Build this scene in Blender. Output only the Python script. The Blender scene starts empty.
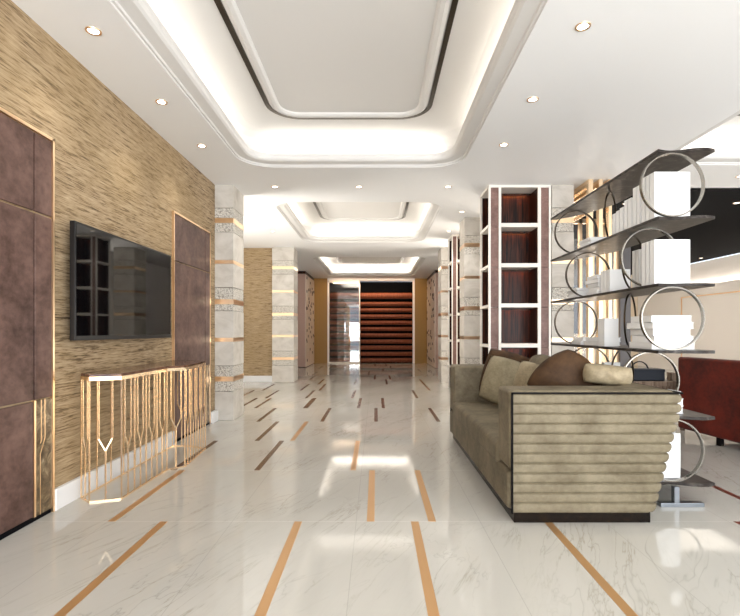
import bpy, bmesh, math, random
from mathutils import Vector, Matrix
random.seed(7)
C = bpy.context.scene
col = C.collection
PI = math.pi
CEIL = 3.29

# ---------------------------------------------------------------- materials
def mat(name, color=(.8,.8,.8), rough=.5, metal=0.0, spec=.5, emit=None, es=0, coat=0):
    m = bpy.data.materials.new(name); m.use_nodes = True
    b = m.node_tree.nodes['Principled BSDF']
    b.inputs['Base Color'].default_value = (*color, 1)
    b.inputs['Roughness'].default_value = rough
    b.inputs['Metallic'].default_value = metal
    b.inputs['Specular IOR Level'].default_value = spec
    b.inputs['Coat Weight'].default_value = coat
    b.inputs['Coat Roughness'].default_value = .03
    if emit:
        b.inputs['Emission Color'].default_value = (*emit, 1)
        b.inputs['Emission Strength'].default_value = es
    return m
class NT:
    def __init__(s, m):
        s.t = m.node_tree; s.b = s.t.nodes['Principled BSDF']
        s.tc = s.t.nodes.new('ShaderNodeTexCoord')
    def n(s, kind, **kw):
        x = s.t.nodes.new(kind)
        for k, v in kw.items():
            if k in x.inputs.keys(): x.inputs[k].default_value = v
            else: setattr(x, k, v)
        return x
    def l(s, a, b): s.t.links.new(a, b)
    def mapping(s, scale=(1,1,1), rot=(0,0,0), src='Object', loc=(0,0,0)):
        mp = s.n('ShaderNodeMapping'); mp.inputs['Scale'].default_value = scale
        mp.inputs['Rotation'].default_value = rot; mp.inputs['Location'].default_value = loc
        s.l(s.tc.outputs[src], mp.inputs['Vector']); return mp.outputs[0]
    def noise(s, vec, scale, detail=4, rough=.5, dist=0):
        x = s.n('ShaderNodeTexNoise'); x.inputs['Scale'].default_value = scale
        x.inputs['Detail'].default_value = detail; x.inputs['Roughness'].default_value = rough
        x.inputs['Distortion'].default_value = dist
        s.l(vec, x.inputs['Vector']); return x.outputs['Fac']
    def ramp(s, fac, stops):
        r = s.n('ShaderNodeValToRGB'); e = r.color_ramp.elements
        while len(e) < len(stops): e.new(.5)
        for i, (p, c) in enumerate(stops):
            e[i].position = p; e[i].color = (*c, 1) if len(c) == 3 else c
        s.l(fac, r.inputs[0]); return r.outputs[0]
    def mix(s, fac, a, b, mode='MIX'):
        m = s.n('ShaderNodeMix'); m.data_type = 'RGBA'; m.blend_type = mode
        for sock, v in ((m.inputs[0], fac), (m.inputs[6], a), (m.inputs[7], b)):
            if isinstance(v, (int, float)): sock.default_value = v
            elif isinstance(v, tuple): sock.default_value = (*v, 1)
            else: s.l(v, sock)
        return m.outputs[2]
    def math(s, op, a, b=0.0):
        m = s.n('ShaderNodeMath'); m.operation = op
        for i, v in enumerate((a, b)):
            if isinstance(v, (int, float)): m.inputs[i].default_value = v
            else: s.l(v, m.inputs[i])
        return m.outputs[0]
    def bump(s, h, strength=.3, dist=.01):
        b = s.n('ShaderNodeBump'); b.inputs['Strength'].default_value = strength
        b.inputs['Distance'].default_value = dist
        s.l(h, b.inputs['Height']); s.l(b.outputs[0], s.b.inputs['Normal'])
    def color(s, c): s.l(c, s.b.inputs['Base Color'])

M = {}
M['white_paint'] = mat('white_paint', (.90,.90,.895), .55)
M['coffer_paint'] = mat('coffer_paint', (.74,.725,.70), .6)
M['trim_white'] = mat('trim_white', (.85,.85,.85), .35)
M['black_paint'] = mat('black_paint', (.004,.004,.005), .9, spec=.1)
M['gold'] = mat('gold', (.92,.66,.42), .28, 1.0)
M['pale_gold'] = mat('pale_gold', (.98,.75,.50), .27, 1.0)
M['bronze_inlay'] = mat('bronze_inlay', (.62,.36,.16), .3, .55)
M['inlay_dark_reflection'] = mat('inlay_dark_reflection', (.13,.06,.028), .25, .3)  # metal strips with their dark reflection put into the base colour
M['red_inlay'] = mat('red_inlay', (.2,.05,.03), .3, .3)
M['bronze_dark'] = mat('bronze_dark', (.07,.055,.04), .3, 1.0)
M['ring_metal'] = mat('ring_metal', (.22,.20,.17), .25, 1.0)
M['steel'] = mat('steel', (.25,.27,.29), .3, .9)
M['cream_trim'] = mat('cream_trim', (.93,.88,.8), .35)
M['tv_black'] = mat('tv_black', (.006,.006,.007), .35, spec=.3)
M['tv_screen'] = mat('tv_screen', (.003,.003,.0035), .03, spec=.42)
M['book_white'] = mat('book_white', (.88,.88,.87), .6)
M['book_grey'] = mat('book_grey', (.62,.61,.58), .65)
M['page'] = mat('page', (.8,.77,.7), .8)
M['bag'] = mat('bag', (.010,.013,.02), .5, spec=.25)
M['dark_leg'] = mat('dark_leg', (.004,.003,.003), .6, spec=.1)
M['lamp'] = mat('lamp', (1,1,1), .5, emit=(1,.96,.9), es=9)
M['gold_wall'] = mat('gold_wall', (.36,.2,.045), .5)
M['beige_wall'] = mat('beige_wall', (.72,.6,.44), .6)
M['grey_wall'] = mat('grey_wall', (.62,.58,.54), .6)
M['grey_panel'] = mat('grey_panel', (.12,.11,.11), .5)
M['pink_panel'] = mat('pink_panel', (.5,.33,.27), .4)
M['tan_side'] = mat('tan_side', (.34,.26,.17), .6)

def marble_floor():
    m = mat('marble_floor', rough=.06, spec=.5); t = NT(m)
    def streak(rot, scale):
        mp = t.n('ShaderNodeMapping'); mp.inputs['Scale'].default_value = scale
        t.l(t.mapping((1,1,1), (0,0,math.radians(rot))), mp.inputs['Vector']); return mp.outputs[0]
    def vein(vec, sc, lo, hi, det=6, dist=.35):
        nz = t.noise(vec, sc, det, .6, dist)
        a = t.math('ABSOLUTE', t.math('SUBTRACT', nz, .5))
        return t.ramp(a, [(0,(1,1,1)),(lo,(.35,.35,.35)),(hi,(0,0,0))])
    v1 = vein(streak(24,(2.4,.3,1)), 1.3, .004, .014)
    v2 = vein(streak(20,(5.5,.5,1)), 1.5, .006, .03, 8)
    v3 = vein(streak(30,(1.5,.5,1)), 1.1, .003, .009, 5, .8)
    cl = t.noise(streak(24,(1.6,.4,1)), 1.1, 4)
    base = t.mix(t.ramp(cl, [(.35,(0,0,0)),(.7,(1,1,1))]), (.575,.555,.505), (.51,.49,.44))
    msk = t.ramp(t.noise(t.mapping(), 1.1, 3), [(.42,(.1,.1,.1)),(.62,(1,1,1))])
    c = t.mix(t.mix(1.0, v2, t.mix(1.0, msk, (.55,.55,.55), 'MULTIPLY'), 'MULTIPLY'), base, (.50,.475,.42))
    c = t.mix(t.mix(1.0, v1, msk, 'MULTIPLY'), c, (.40,.37,.31))
    c = t.mix(t.mix(1.0, v3, t.mix(1.0, msk, (.7,.7,.7), 'MULTIPLY'), 'MULTIPLY'), c, (.36,.34,.30))
    sp = t.n('ShaderNodeSeparateXYZ'); t.l(t.tc.outputs['Object'], sp.inputs[0])
    def seam(axis, off, per, w):
        q = t.math('DIVIDE', t.math('SUBTRACT', sp.outputs[axis], off-200*per), per)
        fr = t.math('ABSOLUTE', t.math('SUBTRACT', t.math('FRACT', t.math('ADD', q, .5)), .5))
        return t.math('LESS_THAN', fr, w/per/2)
    c = t.mix(t.math('MULTIPLY', seam('Y', 3.234, 1.19, .004), .7), c, (.78,.76,.72))
    c = t.mix(t.math('MULTIPLY', seam('X', -.13, .8133, .004), .55), c, (.38,.36,.32))
    t.color(c); return m
def strata_wall(name, u_axis):
    m = mat(name, rough=.8); t = NT(m)
    s1 = (1.8, 1.8, 44)
    s2 = (9, 9, 120)
    n1 = t.noise(t.mapping(s1), 1.6, 5, .7, .3)
    n2 = t.noise(t.mapping(s2), 1.0, 4, .6, .2)
    big = t.noise(t.mapping((1,1,1.3)), 1.2, 3)
    f = t.math('ADD', t.math('MULTIPLY', n1, .55), t.math('MULTIPLY', n2, .45))
    c = t.ramp(f, [(.37,(.045,.025,.011)),(.44,(.21,.138,.068)),(.49,(.37,.262,.15)),(.62,(.53,.405,.26))])
    c = t.mix(t.ramp(big, [(.35,(0,0,0)),(.7,(.35,.35,.35))]), c, (.42,.29,.13))
    t.color(c); t.bump(f, .35, .012); return m
def leather(name, dark, light, rough=.45, patches=True, scale=3):
    m = mat(name, rough=rough, spec=.3); t = NT(m)
    n = t.noise(t.mapping(), scale, 6, .6, .5)
    n2 = t.noise(t.mapping((1,1,1.4)), scale*6, 4, .6)
    f = t.math('ADD', t.math('MULTIPLY', n, .7), t.math('MULTIPLY', n2, .3))
    t.color(t.ramp(f, [(.36,dark),(.64,light)])); t.bump(n2, .12, .004); return m
def stone():
    m = mat('column_stone', rough=.7); t = NT(m)
    n = t.noise(t.mapping((1,1,1.5)), 3.0, 7, .6, .8)
    t.color(t.ramp(n, [(.32,(.50,.46,.40)),(.5,(.60,.56,.50)),(.68,(.66,.62,.56))])); return m
def pebble():
    m = mat('column_pebble', rough=.8); t = NT(m)
    v = t.n('ShaderNodeTexVoronoi'); v.inputs['Scale'].default_value = 60
    t.l(t.tc.outputs['Object'], v.inputs['Vector'])
    t.color(t.ramp(v.outputs['Distance'], [(.1,(.84,.80,.73)),(.5,(.68,.64,.57)),(.85,(.40,.36,.30))]))
    t.bump(t.math('SUBTRACT', 1.0, v.outputs['Distance']), .8, .02); return m
def rosewood(name='rosewood', c0=(.004,.002,.0015), c1=(.075,.02,.008)):
    m = mat(name, rough=.35, spec=.2); t = NT(m)
    n = t.noise(t.mapping((16,16,.8)), 2.2, 5, .6, .6)
    t.color(t.ramp(n, [(.38,c0),(.62,c1)])); return m
def dark_marble(name, cols, scale=3, rough=.12):
    m = mat(name, rough=rough, spec=.3); t = NT(m)
    n = t.noise(t.mapping(), scale, 8, .68, 2.2)
    t.color(t.ramp(n, cols)); return m
def glass(name, tint=(1,1,1), rough=0.0, refl=.12):
    m = bpy.data.materials.new(name); m.use_nodes = True; t = m.node_tree; t.nodes.clear()
    o = t.nodes.new('ShaderNodeOutputMaterial'); g = t.nodes.new('ShaderNodeBsdfGlossy'); g.inputs['Roughness'].default_value = .01
    tr = t.nodes.new('ShaderNodeBsdfTransparent'); tr.inputs[0].default_value = (*tint, 1)
    mx = t.nodes.new('ShaderNodeMixShader'); mx.inputs[0].default_value = refl
    t.links.new(tr.outputs[0], mx.inputs[1]); t.links.new(g.outputs[0], mx.inputs[2]); t.links.new(mx.outputs[0], o.inputs[0])
    return m
M['floor'] = marble_floor()
M['strata'] = strata_wall('strata_wall', 'y')
M['door_leather'] = leather('door_leather', (.05,.022,.016), (.20,.115,.092), .45)
M['case_leather'] = leather('case_leather', (.15,.08,.065), (.30,.18,.15), .4, scale=4)
M['sofa'] = leather('sofa_suede', (.115,.092,.056), (.235,.195,.128), .6, scale=5)
M['sofa_ribbed'] = leather('sofa_ribbed', (.125,.10,.06), (.225,.19,.125), .6, scale=5)
M['cushion_beige'] = leather('cushion_beige', (.22,.175,.105), (.42,.345,.225), .6, scale=7)
M['cushion_sage'] = leather('cushion_sage', (.20,.165,.10), (.34,.29,.19), .65, scale=7)
M['cushion_brown'] = leather('cushion_brown', (.04,.018,.006), (.085,.042,.016), .65, scale=6)
M['red_leather'] = leather('red_leather', (.045,.004,.002), (.15,.014,.006), .45, scale=4)
M['stone'] = stone(); M['pebble'] = pebble(); M['rosewood'] = rosewood()
M['slat'] = rosewood('slat_wood', (.16,.045,.022), (.28,.085,.042))
M['table_wood'] = rosewood('table_wood', (.12,.08,.055), (.26,.19,.14))
M['shelf_marble'] = dark_marble('shelf_marble', [(.3,(.012,.01,.009)),(.52,(.035,.028,.024)),(.66,(.10,.088,.078)),(.8,(.3,.28,.26))], 6, .3)
M['shelf_marble'].node_tree.nodes['Principled BSDF'].inputs['Specular IOR Level'].default_value = .15
M['panel_marble'] = dark_marble('panel_marble', [(.3,(.03,.02,.012)),(.5,(.14,.095,.05)),(.62,(.30,.22,.13)),(.75,(.45,.37,.27))], 7)
M['top_marble'] = dark_marble('top_marble', [(.35,(.05,.02,.012)),(.5,(.13,.06,.035)),(.65,(.3,.17,.11))], 6)
M['plinth'] = dark_marble('plinth_veneer', [(.3,(.003,.002,.0015)),(.6,(.012,.007,.004)),(.8,(.05,.028,.012))], 8, .25)
M['plinth'].node_tree.nodes['Principled BSDF'].inputs['Specular IOR Level'].default_value = .12
M['shelf_led'] = mat('shelf_led', (1,.7,.4), .5, emit=(1,.38,.14), es=14)
M['glass'] = glass('window_glass'); M['door_glass'] = glass('door_glass', (.93,.93,.93), refl=.13)
M['mosaic'] = mat('mosaic_panel', (.68,.56,.46), .4)

# ---------------------------------------------------------------- geometry helpers
def tag(o, label=None, cat=None, group=None, kind=None):
    if label: o['label'] = label
    if cat: o['category'] = cat
    if group: o['group'] = group
    if kind: o['kind'] = kind
    return o
def empty(name, loc=(0,0,0), rz=0, label=None, cat=None, group=None, kind=None):
    o = bpy.data.objects.new(name, None); col.objects.link(o)
    o.location = loc; o.rotation_euler = (0,0,rz); o.empty_display_size = .1
    return tag(o, label, cat, group, kind)
def children(o): return [c for c in bpy.data.objects if c.parent == o]
class MB:
    def __init__(s): s.bm = bmesh.new(); s.mi = 0
    def face(s, pts):
        vs = [s.bm.verts.new(p) for p in pts]
        f = s.bm.faces.new(vs); f.material_index = s.mi; return f
    def box(s, x0, x1, y0, y1, z0, z1):
        v = [s.bm.verts.new(p) for p in ((x0,y0,z0),(x1,y0,z0),(x1,y1,z0),(x0,y1,z0),(x0,y0,z1),(x1,y0,z1),(x1,y1,z1),(x0,y1,z1))]
        for q in ((3,2,1,0),(4,5,6,7),(0,1,5,4),(1,2,6,5),(2,3,7,6),(3,0,4,7)):
            f = s.bm.faces.new([v[i] for i in q]); f.material_index = s.mi
        return s
    def bar(s, a, b, w, d=None):
        d = d or w
        a = Vector(a); b = Vector(b); k = (b-a).normalized()
        up = Vector((0,0,1)) if abs(k.z) < .9 else Vector((0,1,0))
        u = k.cross(up).normalized()*w/2; v = k.cross(u).normalized()*d/2
        r = []
        for p in (a, b):
            r.append([s.bm.verts.new(p+i*u+j*v) for i, j in ((-1,-1),(1,-1),(1,1),(-1,1))])
        for i in range(4):
            f = s.bm.faces.new((r[0][i], r[0][(i+1)%4], r[1][(i+1)%4], r[1][i])); f.material_index = s.mi
        s.bm.faces.new(r[0][::-1]).material_index = s.mi; s.bm.faces.new(r[1]).material_index = s.mi
        return s
    def prism(s, pts, z0, z1):
        a = [s.bm.verts.new((x,y,z0)) for x, y in pts]; b = [s.bm.verts.new((x,y,z1)) for x, y in pts]
        n = len(pts)
        for i in range(n): s.bm.faces.new((a[i], a[(i+1)%n], b[(i+1)%n], b[i])).material_index = s.mi
        s.bm.faces.new(a[::-1]).material_index = s.mi; s.bm.faces.new(b).material_index = s.mi
        return s
    def rings(s, loops, closed=True, caps=False):
        vs = [[s.bm.verts.new(p) for p in L] for L in loops]
        n = len(loops[0])
        for a, b in zip(vs, vs[1:]):
            for i in range(n if closed else n-1):
                s.bm.faces.new((a[i], a[(i+1)%n], b[(i+1)%n], b[i])).material_index = s.mi
        if caps:
            s.bm.faces.new(vs[0][::-1]); s.bm.faces.new(vs[-1])
        return s
    def build(s, name, mats, parent=None, smooth=False, bevel=0, segs=2, fix=True):
        if fix: bmesh.ops.recalc_face_normals(s.bm, faces=s.bm.faces)
        me = bpy.data.meshes.new(name); s.bm.to_mesh(me); s.bm.free()
        for m in (mats if isinstance(mats, list) else [mats]): me.materials.append(M[m] if isinstance(m, str) else m)
        if smooth: me.polygons.foreach_set('use_smooth', [True]*len(me.polygons))
        o = bpy.data.objects.new(name, me); col.objects.link(o); o.parent = parent
        if bevel:
            b = o.modifiers.new('bevel', 'BEVEL'); b.width = bevel; b.segments = segs; b.limit_method = 'ANGLE'
            me.polygons.foreach_set('use_smooth', [True]*len(me.polygons))
            b.harden_normals = True
        return o
def bx(name, m, dims, parent=None, bevel=0, segs=2):
    return MB().box(*dims).build(name, m, parent, bevel=bevel, segs=segs)
def struct(o): o['kind'] = 'structure'; return o
def copy_tree(o, parent=None):
    c = o.copy(); col.objects.link(c); c.parent = parent
    for ch in children(o): copy_tree(ch, c)
    return c
def pillow(name, w, h, t, m, parent=None, n=16, piping=None, p=.55, rc=.3):
    """soft cushion in the local XZ plane, thickness along Y, centre at the origin"""
    b = MB(); bm = b.bm
    def pt(i, j, sgn):
        u = -1+2*i/n; v = -1+2*j/n
        pin = 1-.07*(u*u)*(v*v)*0 
        x = w/2*u*math.sqrt(1-rc*v*v/2); z = h/2*v*math.sqrt(1-rc*u*u/2)
        th = t/2*((max(0,1-u*u))**p)*((max(0,1-v*v))**p)
        wr = .006*math.sin(9*u+5*v+2*sgn)*(1-u*u)*(1-v*v)
        return (x, sgn*th+wr, z)
    for sgn in (-1, 1):
        g = [[bm.verts.new(pt(i, j, sgn)) for j in range(n+1)] for i in range(n+1)]
        for i in range(n):
            for j in range(n):
                bm.faces.new((g[i][j], g[i+1][j], g[i+1][j+1], g[i][j+1]))
    bmesh.ops.remove_doubles(bm, verts=bm.verts, dist=.0005)
    return b.build(name, m, parent, smooth=True)

# ---------------------------------------------------------------- camera
cam = bpy.data.objects.new('camera', bpy.data.cameras.new('camera')); col.objects.link(cam)
cam.location = (0,0,1.25); cam.rotation_euler = (PI/2,0,0)
cam.data.sensor_width = 36; cam.data.lens = 36*493/740
cam.data.shift_x = (370-376)/740; cam.data.shift_y = (331-308)/740
C.camera = cam

# ---------------------------------------------------------------- floor with bronze inlay strips
b = MB(); b.box(-6, 9.5, -4, 19.6, -.1, 0)
ROW = lambda n: 3.234+1.19*n
strips = {0:[-1.39,-.509,.254,1.125,2.37], 1:[-1.736,-.035,.369], 2:[-1.82,-1.07,-.206], 3:[-1.357,-.955], 4:[-1.63,-.746,0,.866],
 5:[-2.22,-1.957,-1.145,-.285,.12], 6:[-2.57,-2.05,-1.3,-.44,.77], 7:[-2.387,-1.58,-1.19,1.13], 8:[-1.35,-.5,.255,1.13], 9:[-1.7,-.03,.37],
 10:[-1.8,-.21,1.03], 11:[-1.33,.23,1.38], 12:[-1.9,-1.55,.5], 13:[-1.7,-.03,.37]}
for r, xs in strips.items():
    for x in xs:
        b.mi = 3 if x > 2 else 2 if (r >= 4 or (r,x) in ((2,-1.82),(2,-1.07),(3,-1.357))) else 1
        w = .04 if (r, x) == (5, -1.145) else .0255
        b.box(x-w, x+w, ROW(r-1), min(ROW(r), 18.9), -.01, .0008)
b.mi = 3; b.box(2.695, 2.745, ROW(0)-.5, 4.03, -.01, .0008)
struct(b.build('floor', ['floor', 'bronze_inlay', 'inlay_dark_reflection', 'red_inlay']))

# ---------------------------------------------------------------- ceiling with coffers
def rrect(x0, x1, y0, y1, r, off=0, z=0, n=8):
    x0 += off; x1 -= off; y0 += off; y1 -= off; r = max(.03, r-off)
    out = []
    for cx, cy, a0 in ((x1-r, y1-r, 0), (x0+r, y1-r, 90), (x0+r, y0+r, 180), (x1-r, y0+r, 270)):
        for k in range(n+1):
            a = math.radians(a0+90*k/n); out.append((cx+r*math.cos(a), cy+r*math.sin(a), z))
    return out
coffers = [(-1.65,1.06,.9,6.15,.42), (-1.65,1.08,7.8,11.35,.42), (-1.78,1.4,13.6,18.3,.35), (3.36,6.6,1.2,6.06,.25)]
bm = bmesh.new(); edges = []
def loop(pts):
    vs = [bm.verts.new(p) for p in pts]
    for i in range(len(vs)): edges.append(bm.edges.new((vs[i], vs[(i+1)%len(vs)])))
loop([(-6,-4,CEIL),(9.5,-4,CEIL),(9.5,7.08,CEIL),(3.35,7.08,CEIL),(3.35,19.6,CEIL),(-6,19.6,CEIL)])
for c in coffers: loop(rrect(*c, z=CEIL))
bmesh.ops.triangle_fill(bm, use_beauty=True, use_dissolve=False, edges=edges)
for f in bm.faces:
    if f.normal.z > 0: f.normal_flip()
me = bpy.data.meshes.new('ceiling'); bm.to_mesh(me); bm.free(); me.materials.append(M['white_paint'])
ceiling = bpy.data.objects.new('ceiling', me); col.objects.link(ceiling); struct(ceiling)
prof = [(0,0),(.004,.012),(.022,.012),(.03,.026),(.12,.036),(.14,.05),(.15,.075),(.15,.12),(-.14,.12),(-.14,.2),(-.12,.28),(-.06,.36),(.03,.405),(.12,.42)]
def area(name, loc, rot, sx, sy, energy, color, spread=PI):
    L = bpy.data.lights.new(name, 'AREA'); L.shape = 'RECTANGLE'; L.size = sx; L.size_y = sy
    L.energy = energy; L.color = color; L.spread = spread
    o = bpy.data.objects.new(name, L); o.location = loc; o.rotation_euler = rot; col.objects.link(o); return o
WARM = (1,.93,.84)
for i, c in enumerate(coffers):
    x0, x1, y0, y1, r = c
    b = MB(); b.rings([rrect(*c, off=d, z=CEIL+h) for d, h in prof])
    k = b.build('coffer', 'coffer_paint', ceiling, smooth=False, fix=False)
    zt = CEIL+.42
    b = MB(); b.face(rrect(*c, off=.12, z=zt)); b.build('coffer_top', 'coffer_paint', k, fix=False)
    def ring(o0, o1, z0, z1):
        b = MB(); L = [rrect(x0+o, x1-o, y0+o, y1-o, .36-(o-o0), z=z) for o, z in ((o0,z0),(o0,z1),(o1,z1),(o1,z0))]; L.append(L[0]); b.rings(L); return b
    ring(.45, .495, zt-.015, zt+.01).build('bronze_band', 'bronze_dark', k)
    b = MB(); b.rings([rrect(x0+o, x1-o, y0+o, y1-o, .36+.45-o, z=zt+h) for o, h in ((.51,0),(.51,-.02),(.545,-.035),(.58,-.03),(.6,-.015),(.6,0))]); b.build('moulding', 'coffer_paint', k)
    e = (1.9,2.4,6,1.8)[i]
    zl = CEIL+.17
    cx, cy = (x0+x1)/2, (y0+y1)/2; lx, ly = x1-x0-.5, y1-y0-.5
    area('cove_light', (x0-.03, cy, zl), (0, math.radians(180-35), 0), .05, ly, e*ly, WARM)
    area('cove_light', (x1+.03, cy, zl), (0, math.radians(180+35), 0), .05, ly, e*ly, WARM)
    area('cove_light', (cx, y0-.03, zl), (math.radians(180+35), 0, 0), lx, .05, e*lx, WARM)
    area('cove_light', (cx, y1+.03, zl), (math.radians(180-35), 0, 0), lx, .05, e*lx, WARM)
struct(bx('trim_1', 'black_paint', (3.35, 9.5, 7.08, 19.6, CEIL+.002, CEIL+.1)))
struct(bx('trim_2', 'white_paint', (3.35, 9.5, 7.03, 7.08, CEIL-.0, CEIL+.1)))

# ---------------------------------------------------------------- downlights
DL = [((-1.92,3.35),'above the near leather door on the left'), ((-1.91,4.39),'above the television'), ((-1.92,5.43),'above the far end of the television wall'),
 ((1.385,3.3),'nearest the camera right of the near coffer'), ((1.38,4.34),'second along the right side of the near coffer'), ((1.4,5.4),'third along the right side of the near coffer'),
 ((-1.43,6.97),'left one in the row between the near and middle coffers'), ((-.24,6.97),'centre one in the row between the near and middle coffers'), ((1.02,6.97),'right one in the row between the near and middle coffers'),
 ((-2.12,8.43),'left of the middle coffer, nearer of two'), ((1.47,8.43),'right of the middle coffer, nearer of two'), ((-2.11,10.06),'left of the middle coffer, farther of two'), ((1.49,10.06),'right of the middle coffer, farther of two'),
 ((4.8,6.5),'beyond the coffer of the side room'), ((5.75,7.86),'in the black ceiling, nearest the white edge'), ((9.1,13.8),'in the black ceiling beside the curved wall'), ((4.0,7.9),'in the black ceiling beside the gold frames')]
def spot(loc, energy, size=100, color=(1,.98,.94), rad=.04):
    L = bpy.data.lights.new('downlight_lamp', 'SPOT'); L.energy = energy; L.spot_size = math.radians(size); L.spot_blend = .9; L.color = color; L.shadow_soft_size = rad
    o = bpy.data.objects.new('downlight_lamp', L); o.location = loc; col.objects.link(o); return o
def make_dl():
    r = empty('downlight', cat='downlight', group='recessed ceiling downlights')
    b = MB(); n = 20
    def circ(R, z): return [(R*math.cos(2*PI*k/n), R*math.sin(2*PI*k/n), z) for k in range(n)]
    b.rings([circ(.052,0), circ(.05,-.006), circ(.038,-.006), circ(.034,0)]); b.build('trim_ring', 'gold', r)
    b = MB(); b.face(circ(.036,-.002)); b.build('lens', 'lamp', r); return r
proto = make_dl()
for i, ((x, y), where) in enumerate(DL):
    o = proto if i == 0 else copy_tree(proto)
    o.location = (x, y, CEIL-.0005 if i not in (14,15,16) else CEIL+.0015); o['label'] = 'small round recessed downlight '+where
    spot((x, y, CEIL-.03), 16 if i < 6 else 46 if i < 14 else 8)

# ---------------------------------------------------------------- walls
struct(bx('wall_left', 'strata', (-2.45,-2.25,-4,6.88,0,CEIL)))
b = MB(); b.box(-2.452,-2.249,-4,6.88,0,.001)
struct(bx('baseboard_left', 'trim_white', (-2.25,-2.22,3.425,5.435,0,.15), bevel=.004))
struct(bx('baseboard_left_end', 'trim_white', (-2.25,-2.2,6.66,6.88,0,.15), bevel=.004))
struct(bx('wall_back', 'strata', (-6,-2.53,12.12,12.3,0,CEIL)))
struct(bx('baseboard_back', 'trim_white', (-6,-2.52,12.09,12.12,0,.15), bevel=.004))
struct(bx('wall_alcove', 'strata', (-6.15,-6,6.88,12.3,0,CEIL)))
struct(bx('wall_alcove_return', 'white_paint', (-6,-2.45,6.7,6.86,0,CEIL)))
struct(bx('wall_left_far', 'white_paint', (-3.1,-2.95,12.3,16.8,0,CEIL)))
# far end
struct(bx('wall_end_left', 'gold_wall', (-2.9,-1.88,19.1,19.5,0,CEIL)))
struct(bx('wall_end_right', 'gold_wall', (1.5,2.6,19.1,19.5,0,CEIL)))
struct(bx('wall_end_header', 'white_paint', (-1.88,1.5,19.08,19.5,3.2,CEIL)))
struct(bx('wall_end_recess', 'black_paint', (-1.88,1.5,19.55,19.6,0,3.2)))
struct(bx('wall_right_far', 'white_paint', (2.5,2.6,12.6,19.5,0,CEIL)))
struct(bx('wall_right', 'grey_wall', (9.5,9.65,-4,18,0,2.58)))
struct(bx('wall_right_upper', 'grey_wall', (9.62,9.75,-4,18,2.5,CEIL)))
struct(bx('wall_side_room_back', 'beige_wall', (2.6,9.7,17.9,18.1,0,CEIL)))
area('cove_light', (9.57, 11, 2.62), (0, math.radians(180+10), 0), .05, 13, 50, WARM)
b = MB()
for y0, y1, z0, z1 in ((15.3,15.34,.23,2.3),(9,15.34,.23,.27),(9,15.34,2.27,2.3)): b.box(9.485,9.5,y0,y1,z0,z1)
struct(b.build('trim_3', 'gold'))

# leather clad doors in the left wall
def leather_door(name, y0, y1, ysplit, label_y):
    d = struct(empty(name, (-2.25,(y0+y1)/2,0)))
    L = lambda v: v-(y0+y1)/2
    gap = .006
    H = [(.03,.793,0),(.793,2.03,1),(2.03,2.56,2)]
    for z0, z1, k in H:
        bx('leather_panel', 'door_leather', (0,.016,L(y0),L(ysplit)-gap,z0+gap,z1-gap), d, bevel=.006)
        if k: bx('leather_panel', 'door_leather', (0,.016,L(ysplit)+gap,L(y1)-.02,z0+gap,z1-gap), d, bevel=.006)
    bx('marble_inset', 'panel_marble', (0,.013,L(ysplit)+.012,L(y1)-.02,.03,.787), d)
    b = MB()
    b.box(0,.022,L(y1)-.02,L(y1),0,2.58); b.box(0,.022,L(y0),L(y1),2.56,2.58)
    if y0 > 3: b.box(0,.022,L(y0)-.02,L(y0),0,2.58)
    b.build('bronze_frame', 'gold', d)
    b = MB(); b.box(0,.019,L(ysplit)-.006,L(ysplit)+.012,.03,.793)
    m = (L(ysplit)+L(y1))/2
    b.bar((.014,m-.03,.793),(.014,m-.03,.52),.005); b.bar((.014,m+.005,.793),(.014,m+.005,.53),.005)
    b.bar((.014,m+.005,.53),(.014,m-.04,.43),.005); b.bar((.014,m-.04,.43),(.014,m-.04,.03),.005)
    b.bar((.014,m-.03,.52),(.014,m-.04,.5),.005)
    b.build('gold_inlay', 'gold', d)
    bx('kick_recess', 'black_paint', (0,.008,L(y0),L(y1)-.02,0,.03), d)
leather_door('door_1', 1.2, 3.42, 3.225, 0)
leather_door('door_2', 5.46, 6.65, 6.45, 0)

# ---------------------------------------------------------------- banded stone columns
def column(name, x0, x1, y0, y1, label):
    r = empty(name, ((x0+x1)/2,(y0+y1)/2,0), label=label, cat='column', group=None)
    hx, hy = (x1-x0)/2, (y1-y0)/2
    def seg(nm, m, z0, z1, ins, bev): bx(nm, m, (-hx+ins,hx-ins,-hy+ins,hy-ins,z0,z1), r, bevel=bev)
    for z0, z1 in ((0,.40),(.765,1.10),(1.155,1.53),(1.86,2.19),(2.24,2.63),(2.97,CEIL)): seg('stone_block', 'stone', z0, z1, 0, .006)
    for z0, z1 in ((.405,.545),(.612,.76),(1.535,1.624),(1.694,1.855),(2.635,2.76),(2.83,2.965)): seg('pebbled_block', 'pebble', z0, z1, .004, .004)
    for z0, z1 in ((.545,.612),(1.10,1.155),(1.624,1.694),(2.19,2.24),(2.76,2.83)): seg('bronze_band', 'gold', z0, z1, .001, 0)
    for z in (.40,.76,1.53,1.855,2.63,2.965): seg('shadow_joint', 'bronze_dark', z, z+.006, .02, 0)
column('stone_column', -2.55,-1.99,6.885,7.42, 'pale stone column with bronze bands at end of television wall')
column('stone_column', -2.53,-2.0,12.0,12.62, 'pale stone column with bronze bands far down left side, before woven wall')
column('stone_column', 2.45,2.76,6.87,7.4, 'narrow pale stone column right beside the near bookcase')
column('stone_column', 1.585,2.1,8.85,9.35, 'pale stone column between the two bookcases')
column('stone_column', 1.585,2.1,12.0,12.6, 'farthest stone column on the right, behind the small bookcase')

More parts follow.
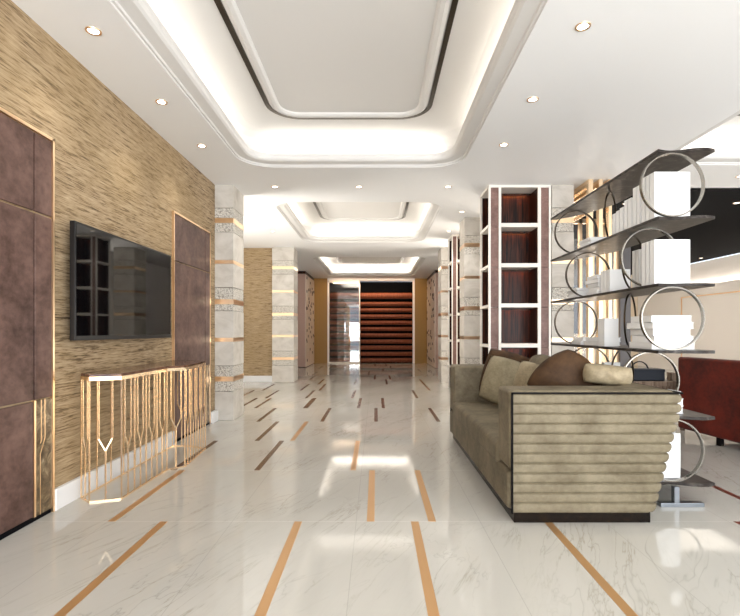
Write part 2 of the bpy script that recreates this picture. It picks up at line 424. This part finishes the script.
# ---------------------------------------------------------------- bookcase towers
def bookcase(x0, y0, w, d, label):
    r = empty('bookcase', (x0, y0, 0), label=label, cat='bookcase', group=None)
    lv = [0,.46,1.02,1.58,2.14,2.70,3.25]
    k = w/.87
    X = [0,.03*k,.14*k,.175*k,.687*k,.73*k,.84*k,.87*k]
    for a, c in ((X[0],X[1]),(X[2],X[3]),(X[4],X[5]),(X[6],X[7])): bx('post', 'cream_trim', (a,c,0,.03,0,CEIL-.002), r)
    bx('post', 'cream_trim', (0,.03,d-.03,d,0,CEIL-.002), r)
    bx('cornice', 'cream_trim', (0.0,w,-.004,d,3.25,CEIL-.003), r)
    for a, c in ((X[1],X[2]),(X[5],X[6])):
        for z0, z1 in zip(lv, lv[1:]):
            bx('leather_panel', 'case_leather', (a,c,.006,.03,z0+.002,z1-.002), r, bevel=.003)
    for z in lv[1:-1]:
        bx('shelf', 'cream_trim', (X[3],X[4],0,.4,z,z+.055), r)
        bx('side_shelf', 'cream_trim', (0,.12,.03,d-.03,z,z+.04), r)
    bx('back_panel', 'rosewood', (X[3]-.01,X[4]+.01,.4,.42,0,3.25), r)
    bx('side_back_panel', 'rosewood', (.12,.14,.03,d,0,3.25), r)
    bx('bay_side', 'rosewood', (X[3]-.012,X[3],.03,.4,0,3.25), r); bx('bay_side', 'rosewood', (X[4],X[4]+.012,.03,.4,0,3.25), r)
    bx('carcass', 'rosewood', (X[4]+.02,X[7],.03,d,0,3.25), r)
    bx('rear_panel', 'rosewood', (.03,w,d-.02,d,0,3.25), r)
    for z in lv[1:]:
        bx('light_batten', 'rosewood', (X[3],X[4],.30,.312,z-.03,z), r); bx('light_strip', 'shelf_led', (X[3]+.03,X[4]-.03,.325,.345,z-.008,z-.001), r)
bookcase(1.57, 6.87, .87, .58, 'tall cream trimmed bookcase with dark rosewood bays behind the sofa')
bookcase(1.6, 10.4, .6, .55, 'farther dark bookcase tower between the two right hand stone columns')

# ---------------------------------------------------------------- mosaic partitions near the far end
def partition(x0, x1, y0, y1, inner, label):
    r = empty('partition_screen', ((x0+x1)/2,(y0+y1)/2,0), label=label, cat='partition', group=None)
    cx, cy = (x0+x1)/2, (y0+y1)/2
    bx('end_panel', 'pink_panel', (x0-cx,x1-cx,y0-cy,y1-cy,.02,3.2), r)
    sx = (x1 if inner > 0 else x0)-cx
    n = 5; w = (y1-y0)/n
    rnd = random.Random(3 if inner > 0 else 5)
    for i in range(n):
        a = y0-cy+i*w
        b = MB(); b.box(min(sx,sx+inner*.03),max(sx,sx+inner*.03),a+.02,a+w-.02,.02,3.18)
        b.mi = 1
        for q in range(9):
            z = .15+rnd.random()*2.9; yy = a+.05+rnd.random()*(w-.18)
            b.box(min(sx,sx+inner*.04),max(sx,sx+inner*.04),yy,yy+.12,z,z+.09)
        b.build('slotted_panel', ['mosaic','rosewood'], r)
    bx('rail', 'rosewood', (x0-cx-.02,x1-cx+.02,y0-cy-.02,y1-cy,3.2,CEIL-.001), r)
partition(-2.86,-2.42,16.8,19.08, 1, 'pinkish partition with small dark slots at left of the far glazing')
partition(2.0,2.4,16.5,19.08, -1, 'pinkish partition with small dark slots at right of the far glazing')

# ---------------------------------------------------------------- far glazed door and louvred screen
r = struct(empty('window_1', (0,19.1,0)))
b = MB()
for x0, x1 in ((-1.88,-1.81),(-.655,-.615),(1.42,1.5)): b.box(x0,x1,-.03,.06,0,3.2)
b.box(-1.88,-.615,-.03,.06,3.13,3.2); b.box(-1.81,-.655,-.03,.06,0,.05)
b.build('window_frame', 'cream_trim', r)
bx('pane', 'door_glass', (-1.81,-.655,.0,.01,.05,3.13), r)
s = empty('louvre_screen', (-.2,19.3,0), label='wide screen of reddish brown horizontal louvres at the corridor end', cat='louvre screen')
zs = [2.62]+[2.3-.243*i for i in range(9)]+[.115]
for i, z in enumerate(zs):
    h = .23 if i == 0 else .16
    L = []
    for x in (-1.67,1.67):
        L.append([(x, -.12+.10*math.sin(t*PI/8)*0-.06*math.cos((t-4)/4*PI/2), z-h/2+h*t/8) for t in range(9)]+[(x, .0+.02, z+h/2), (x, .0+.02, z-h/2)])
    b = MB(); b.rings(L, caps=True); b.build('louvre', 'slat', s)
area('louvre_light', (-.2, 18.7, 3.15), (math.radians(25),0,0), 3, .1, 25, (1,.7,.45))

# ---------------------------------------------------------------- television
r = empty('television', (-2.249, 4.345, 1.61), label='large black flat television hung on the textured left wall', cat='television')
bx('back_housing', 'tv_black', (.0,.06,-.7,.7,-.33,.33), r)
bx('bezel', 'tv_black', (.06,.1,-.825,.825,-.43,.43), r, bevel=.004)
bx('screen', 'tv_screen', (.099,.1015,-.81,.81,-.395,.415), r)

# ---------------------------------------------------------------- console table of gold rods
P = [(-2.2,3.68),(-2.085,3.585),(-1.89,3.66),(-1.875,4.42),(-1.755,4.53),(-1.80,5.2),(-2.0,5.33),(-2.2,5.33)]
r = empty('console_table', (-2.0,4.45,0), label='gold rod console table with dark marble top under the television', cat='console table')
Q = [(x+2.0, y-4.45) for x, y in P]
def inset(Q, d):
    c = Vector((sum(q[0] for q in Q)/len(Q), sum(q[1] for q in Q)/len(Q)))
    return [tuple(Vector(q)+(c-Vector(q)).normalized()*d) for q in Q]
MB().prism(inset(Q,-.004), .915, .935).build('marble_top', 'top_marble', r, bevel=.003)
b = MB()
for i in range(len(Q)): b.bar((*Q[i],.902),(*Q[(i+1)%len(Q)],.902),.012,.026)
b.build('top_rail', 'pale_gold', r)
b = MB()
for i in range(len(Q)): b.bar((*Q[i],.006),(*Q[(i+1)%len(Q)],.006),.012)
b.build('base_rail', 'pale_gold', r)
def rod(p, q=None):
    """straight rod at p, or a fork whose two prongs stand either side of p along direction q"""
    b = MB(); w = .009
    if q is None: b.bar((*p,.01),(*p,.895),w)
    else:
        p = Vector(p); q = Vector(q)*.045; zf = .37
        b.bar((*p,.01),(*p,zf),w)
        for s_ in (-1,1):
            e = p+q*s_; b.bar((*p,zf),(*e,zf+.09),w); b.bar((*e,zf+.085),(*e,.895),w)
    b.build('fork_rod' if q is not None else 'rod', 'pale_gold', r)
for i in range(len(Q)):
    A, B = Vector(Q[i]), Vector(Q[(i+1)%len(Q)]); L = (B-A).length; d = (B-A)/L
    rod(A)
    if i == 7:
        for k in range(1, 8): rod(A.lerp(B, k/8))
        continue
    if L < .3: rod(A.lerp(B,.5), d) 
    else:
        n = int(round(L/.19))
        for k in range(n):
            rod(A.lerp(B,(k+.5)/n), d)
            if k: rod(A.lerp(B,k/n))

# ---------------------------------------------------------------- sofa
X0, X1, Y0, Y1 = .876, 1.97, 3.2, 5.8
r = empty('sofa', ((X0+X1)/2,(Y0+Y1)/2,0), label='beige suede sofa with horizontally ribbed outer shell and black plinth', cat='sofa')
ox, oy = -(X0+X1)/2, -(Y0+Y1)/2
bx('plinth', 'plinth', (.9+ox,1.79+ox,3.215+oy,5.78+oy,0,.068), r, bevel=.002)
zb, zt, nr, ns = .07, .842, 12, 8
loops = []
for i in range(nr*ns+1):
    u = i/ns; z = zb+(zt-zb)*i/(nr*ns); f = (u % 1.0)*2-1
    bb = .013*math.sqrt(max(0,1-f**4)) if i % ns else 0
    t = (z-zb)/(zt-zb); xr = 1.80+.175*min(1, t*1.15)
    xo = xr+(.024*math.sqrt(max(0,1-f*f)) if i % ns else 0); rc = .05
    pts = [(X0+.012, Y0-bb), (xo-rc, Y0-bb)]
    for k in range(1, 6):
        a = -PI/2+PI/2*k/6; pts.append((xo-rc+rc*math.cos(a), Y0-bb+rc+rc*math.sin(a)))
    pts.append((xo, Y0-bb+rc)); pts.append((xo, Y1+bb-rc))
    for k in range(1, 6):
        a = PI/2*k/6; pts.append((xo-rc+rc*math.cos(a), Y1+bb-rc+rc*math.sin(a)))
    pts += [(xo-rc, Y1+bb), (X0+.012, Y1+bb), (X0+.012, Y1-.02), (xr-.03, Y1-.02), (xr-.03, Y0+.02), (X0+.012, Y0+.02)]
    loops.append([(x+ox, y+oy, z) for x, y in pts])
b = MB(); b.rings(loops); b.bm.faces.new([b.bm.verts[-1-k] for k in range(0)]) if False else None
shell = b.build('ribbed_shell', 'sofa_ribbed', r, smooth=True)
m_ = shell.modifiers.new('es','EDGE_SPLIT'); m_.split_angle = math.radians(40)
# upholstered inside
def soft(name, dims, m, rad=.04, bul=0):
    x0,x1,y0,y1,z0,z1 = dims
    o = bx(name, m, (x0+ox,x1+ox,y0+oy,y1+oy,z0,z1), r, bevel=rad, segs=5); return o
soft('seat_base', (.862,1.8,3.24,5.76,.075,.33), 'sofa', .03)
soft('seat_cushion', (.852,1.6,3.5,5.5,.29,.47), 'sofa', .05)
soft('arm', (.868,1.8,3.212,3.52,.34,.862), 'sofa', .03)
soft('arm', (.868,1.8,5.48,5.788,.34,.862), 'sofa', .03)
soft('backrest', (1.76,1.955,3.212,5.788,.68,.862), 'sofa', .03)
soft('backrest_lining', (1.77,1.83,3.24,5.76,.3,.7), 'sofa', .01)
soft('top_band', (1.90,1.975,3.21,5.79,.83,.846), 'sofa', .004)
b = MB()
for ys in (Y0-.006, Y1+.006):
    b.box(X0+.002+ox,1.985+ox,ys-.008+oy,ys+.008+oy,.842,.852); b.box(X0+ox,X0+.012+ox,ys-.008+oy,ys+.008+oy,.068,.852)
b.box(1.975+ox,1.99+ox,Y0+oy,Y1+oy,.842,.852)
b.build('black_piping', 'dark_leg', r)
# cushions (each lies loose on the sofa)
def cushion(name, w, h, t, m, loc, rot, label, cat='cushion', group=None, p=.55, rc=.3):
    o = pillow(name, w, h, t, m, p=p, rc=rc); o.location = loc; o.rotation_euler = [math.radians(a) for a in rot]; tag(o, label, cat, group); return o
for y, lb in ((4.26,'in the middle of the sofa'),(4.88,'toward the far end of the sofa')):
    cushion('back_cushion', .6, .54, .22, 'sofa', (1.60,y,.755), (-14,0,-90), 'large beige loose back cushion '+lb, 'cushion', 'beige back cushions on the sofa', p=.38)
cushion('throw_pillow', .5, .52, .15, 'cushion_brown', (1.40,5.32,.77), (-12,14,-20), 'dark brown throw pillow leaning at the far arm of the sofa')
cushion('throw_pillow', .46, .48, .15, 'cushion_sage', (1.30,5.0,.735), (-12,14,-36), 'olive beige throw pillow in front of the far brown pillow')
cushion('throw_pillow', .44, .46, .15, 'cushion_beige', (1.37,4.36,.735), (-12,12,-62), 'pale beige throw pillow in the middle of the sofa')
cushion('throw_pillow', .52, .46, .16, 'cushion_brown', (1.47,3.86,.835), (-6,-42,-14), 'dark brown oval throw pillow tipped behind the near arm', rc=.75)
cushion('bolster', .36, .15, .2, 'cushion_beige', (1.715,3.65,.925), (0,6,-4), 'beige bolster lying on the back of the sofa behind the near arm', rc=.3, p=.4)

# ---------------------------------------------------------------- open ring shelf
K = 1.07
SX0, SX1, SY0, SY1 = 1.89*K, 2.27*K, 3.3*K, 5.32*K
lev = [1.25+(z-1.25)*K for z in (2.47,2.02,1.57,1.12,.677,.233)]
r = empty('shelf_unit', (2.08,4.3,0), label='open room divider of dark marble shelves carried on metal rings', cat='shelf unit')
sx, sy = -2.08, -4.3
def shelf_outline(flip):
    pts = []
    for k in range(13):      # gently waved near end
        t = k/12; pts.append((SX0+(SX1-SX0)*t, SY0+.03*math.sin(t*PI*2.0)+(.03 if k == 0 else 0)*0))
    pts += [(SX1, SY0+.35), (SX1, SY1-.7), (SX1-.12, SY1-.3), (SX0+.06, SY1), (SX0, SY1+.02)]
    return [(x+sx, y+sy) for x, y in pts]
for i, z in enumerate(lev):
    MB().prism(shelf_outline(i%2), z-.022, z).build('shelf', 'shelf_marble', r, bevel=.003)
def ring(cx, cy, zc, R, rot=0, w=.03, th=.009, m='ring_metal'):
    b = MB(); n = 56; L = []
    for k in range(n+1):
        a = 2*PI*k/n; row = []
        for rr, yy in ((R,-w/2),(R,w/2),(R-th,w/2),(R-th,-w/2)):
            x, z = rr*math.cos(a), rr*math.sin(a)
            row.append((cx*K+sx+x*math.cos(rot)-yy*math.sin(rot), cy*K+sy+x*math.sin(rot)+yy*math.cos(rot), zc+z))
        L.append(row)
    b.rings(L); b.build('ring', m, r, smooth=False)
for i in range(5):
    zc = (lev[i]-.022+lev[i+1])/2; R = (lev[i]-.022-lev[i+1])/2
    odd = i % 2
    ring(2.0, 3.33 if not odd else 3.6, zc, R)
    ring(2.0 if not odd else 2.03, 4.93 if not odd else 4.72, zc, R, m='bronze_dark')
    ring(2.04, (4.28,3.9,3.955,4.08,4.28)[i], zc, R, math.radians(52 if not odd else 40), w=.014, th=.007, m='bronze_dark')
for y in (3.52, 5.2):
    b = MB(); b.box(2.12+sx,2.155+sx,y-.02+sy,y+.02+sy,.02,lev[5]-.02); b.build('post', 'steel', r)
    bx('foot', 'steel', (2.02+sx,2.33+sx,y-.025+sy,y+.025+sy,0,.03), r, bevel=.003)

# ---------------------------------------------------------------- books
ORD = ['topmost','second','third','fourth','fifth','sixth','seventh','eighth','ninth','tenth']
LV = {0:'upper bay', 1:'second bay down', 2:'third bay down', 3:'fourth bay down', 4:'lowest bay'}
def book(name_m, w, h, t, pages='page'):
    """upright book: spine on -X, width w along X, thickness t along Y, height h"""
    e = empty('book', cat='book'); w *= K; h *= K; t *= K
    b = MB(); c = .0035
    b.box(0,w,0,c,0,h); b.box(0,w,t-c,t,0,h); b.box(0,c,0,t,0,h); b.build('cover', name_m, e, bevel=.0015, segs=1)
    bx('pages', 'book_white', (c,w-.006,c,t-c,.005,h-.005), e)
    return e
def upright(level, specs, x=1.93):
    """specs: list of (y, thickness, width, height, material)"""
    z = lev[level+1]
    for k, (y, t, w, h, m) in enumerate(specs):
        e = book(m, w, h, t); e.location = (x*K, y*K, z+.0005)
        e['group'] = 'white books standing on the ring shelf'
        pos = 'nearest the camera' if k == 0 else f'{ORD[k]} from the near end'
        e['label'] = f'upright white book, {LV[level]} of the ring shelf, {pos}'
def flat(level, y, n, t, w, l, m, where, x=1.93):
    z = lev[level+1]
    for k in range(n):
        ww = w*(1-.05*((k*7)%3)); ll = l*(1-.06*((k*5)%3))
        e = book(m, ww, ll, t)   # lay flat: height -> +Y
        e.rotation_euler = (-PI/2, 0, math.radians((-2,1.5,0,2.5,-1)[k%5])); e.location = (x*K+.008*((k*3)%4), y*K+.006*(k%3), z+.0008+t*K*(k+1)+.0008*k)
        e['group'] = 'white books lying flat on the ring shelf'
        q = ('only book' if n == 1 else 'topmost book' if k == n-1 else 'lowest book' if k == 0 else f'book {ORD[k]} from the bottom'.replace('topmost','first'))
        e['label'] = f'white {q}, {where}, {LV[level]}'
W = 'book_white'; G = 'book_grey'
upright(0, [(3.42,.055,.25,.335,W),(3.48,.05,.25,.335,W),(3.535,.05,.25,.335,W),(3.605,.045,.2,.30,W),(3.655,.05,.2,.30,W),(3.73,.05,.2,.24,W),(3.785,.05,.2,.24,W),(3.85,.055,.16,.20,W),(3.91,.055,.16,.19,W),(3.975,.055,.16,.18,W)])
flat(0, 4.47, 3, .028, .2, .26, W, 'stacked beyond the uprights')
upright(1, [(3.42,.055,.25,.315,W),(3.48,.05,.25,.315,W),(3.535,.05,.25,.315,W),(3.62,.045,.18,.28,G),(3.67,.045,.18,.28,G),(4.07,.05,.17,.19,W),(4.125,.05,.17,.19,W),(4.18,.05,.17,.19,W)])
flat(1, 4.3, 5, .034, .2, .24, W, 'taller stack')
flat(1, 4.76, 4, .024, .15, .24, W, 'lower stack at far end')
flat(2, 3.45, 5, .047, .3, .33, W, 'thick stack at near end')
upright(2, [(4.125,.12,.12,.235,W)], x=1.91)
flat(2, 4.26, 2, .036, .18, .34, W, 'lying beside the upright box')
flat(2, 4.645, 2, .034, .18, .25, W, 'lying at far end')
flat(3, 3.42, 3, .05, .2, .15, W, 'lying at near end', x=1.93)
upright(3, [(4.28,.05,.14,.30,G),(4.335,.05,.14,.28,G)], x=1.98)
flat(3, 4.48, 2, .04, .18, .2, W, 'lying at far end')
upright(4, [(3.40,.06,.17,.31,W),(3.465,.05,.17,.31,W),(3.52,.05,.17,.3,W)], x=1.93)

# ---------------------------------------------------------------- side room: gold portal frames, window, red sofa, table, bag
for i, (x, nm) in enumerate(((2.885,'left'),(3.02,'middle'),(3.145,'right'))):
    b = MB(); w = .03-.004*i
    b.box(-w,w,0,.08,0,CEIL-.001); b.box(-w,w,.08,1.5,CEIL-.09,CEIL-.001); b.box(-w,w,1.5,1.58,0,CEIL-.001); b.box(-w,w,.08,1.5,CEIL-.3,CEIL-.24)
    o = b.build('gold_frame', 'pale_gold'); o.location = (x,6.62,0)
    tag(o, f'tall slim gold frame beyond the ring shelf, {nm} one of three', 'frame', 'gold frames beside the side room')
w_ = struct(empty('window_2', (4.0,9.0,0)))
b = MB()
for x in (-.95,-.3,-.08,.16,.36): b.box(x,x+.05,-.04,.04,0,CEIL-.001)
b.box(-.95,.41,-.04,.04,0,.1); b.box(-.95,.41,-.04,.04,CEIL-.08,CEIL-.001)
b.build('window_frame', 'gold', w_)
bx('pane', 'glass', (-.9,.36,.0,.008,.1,CEIL-.08), w_)
bx('spandrel_panel', 'grey_panel', (-.4,-.08,.02,.06,1.2,2.7), w_)
struct(bx('wall_window_pier', 'grey_panel', (4.41,4.6,8.9,9.1,0,CEIL)))

def red_sofa():
    r = empty('leather_sofa', (3.78,5.0,0), math.radians(8), 'dark red leather sofa seen from behind beyond the ring shelf', 'sofa')
    bx('back_panel', 'red_leather', (-.04,.12,.03,.93,.09,.94), r, bevel=.03, segs=4)
    bx('back_panel', 'red_leather', (-.04,.12,-1.2,.025,.09,.94), r, bevel=.03, segs=4)
    bx('seat', 'red_leather', (.1,.8,-1.1,.85,.12,.45), r, bevel=.05, segs=4)
    bx('arm', 'red_leather', (.1,.8,.8,.93,.12,.65), r, bevel=.04, segs=4); bx('arm', 'red_leather', (.1,.8,-1.2,-1.06,.12,.65), r, bevel=.04, segs=4)
    for x, y in ((.0,.35),(.0,-.9),(.7,.8),(.7,-1.0)): bx('leg', 'dark_leg', (x,x+.05,y,y+.05,0,.1), r)
red_sofa()
r = empty('side_table', (3.5,6.42,0), label='dark wooden side table behind the sofa carrying a black bag', cat='table')
bx('tabletop', 'table_wood', (-.4,.4,-.25,.15,.56,.62), r, bevel=.004)
bx('drawer_box', 'table_wood', (-.38,.38,-.23,.13,.4,.56), r)
for x in (-.38,.34):
    for y in (-.23,.09): bx('leg', 'table_wood', (x,x+.04,y,y+.04,0,.4), r)
o = bx('wooden_box', 'table_wood', (-.07,.07,-.06,.06,0,.1), bevel=.004); o.location = (3.82,6.3,.6205); tag(o, 'small brown wooden box on the side table right of the black bag', 'box')
r = empty('handbag', (3.42,6.3,.6205), math.radians(-6), 'black box shaped leather bag with loop handle on the side table', 'bag')
bx('body', 'bag', (-.25,.22,-.09,.09,0,.135), r, bevel=.015, segs=3)
bx('lid', 'bag', (-.254,.224,-.094,.094,.11,.15), r, bevel=.012, segs=3)
b = MB(); pts = [(-.16+.22*k/8, 0, .14+.1*math.sin(PI*k/8)**.6) for k in range(9)]
for a, c in zip(pts, pts[1:]): b.bar(a, c, .022, .012)
b.build('handle', 'bag', r)

# ---------------------------------------------------------------- light
wd = bpy.data.worlds.new('world'); C.world = wd; wd.use_nodes = True
bg = wd.node_tree.nodes['Background']; bg.inputs[0].default_value = (.80,.89,1,1); bg.inputs[1].default_value = 1.5
area('fill_light', (1.5,-3.9,1.2), (math.radians(135),0,0), 10, 2.2, 900, (.97,.98,1))  # added uplight behind the camera, brightens the ceiling
area('fill_light', (9.3,3.2,1.4), (0,math.radians(120),0), 2.4, 6, 230, (.92,.96,1))  # daylight from windows out of view on the right, tilted up
area('fill_light', (-5.9,8.2,.9), (0,math.radians(-130),0), 2.2, 2.4, 230, (1,.96,.9), math.radians(110))  # added fill in the left alcove, aimed up for ceiling and corridor
area('fill_light', (6.5,12.5,3.2), (0,0,0), 2, 5, 70, (1,.9,.78))  # added warm fill shining down into the side room
area('fill_light', (4.6,13.5,.9), (0,math.radians(128),0), 2.0, 6, 520, (1,.93,.84))  # added low uplight in the side room for the far ceiling

C.view_settings.view_transform = 'Standard'; C.view_settings.look = 'None'
C.view_settings.exposure = .13; C.view_settings.gamma = 1; C.view_settings.use_curve_mapping = False
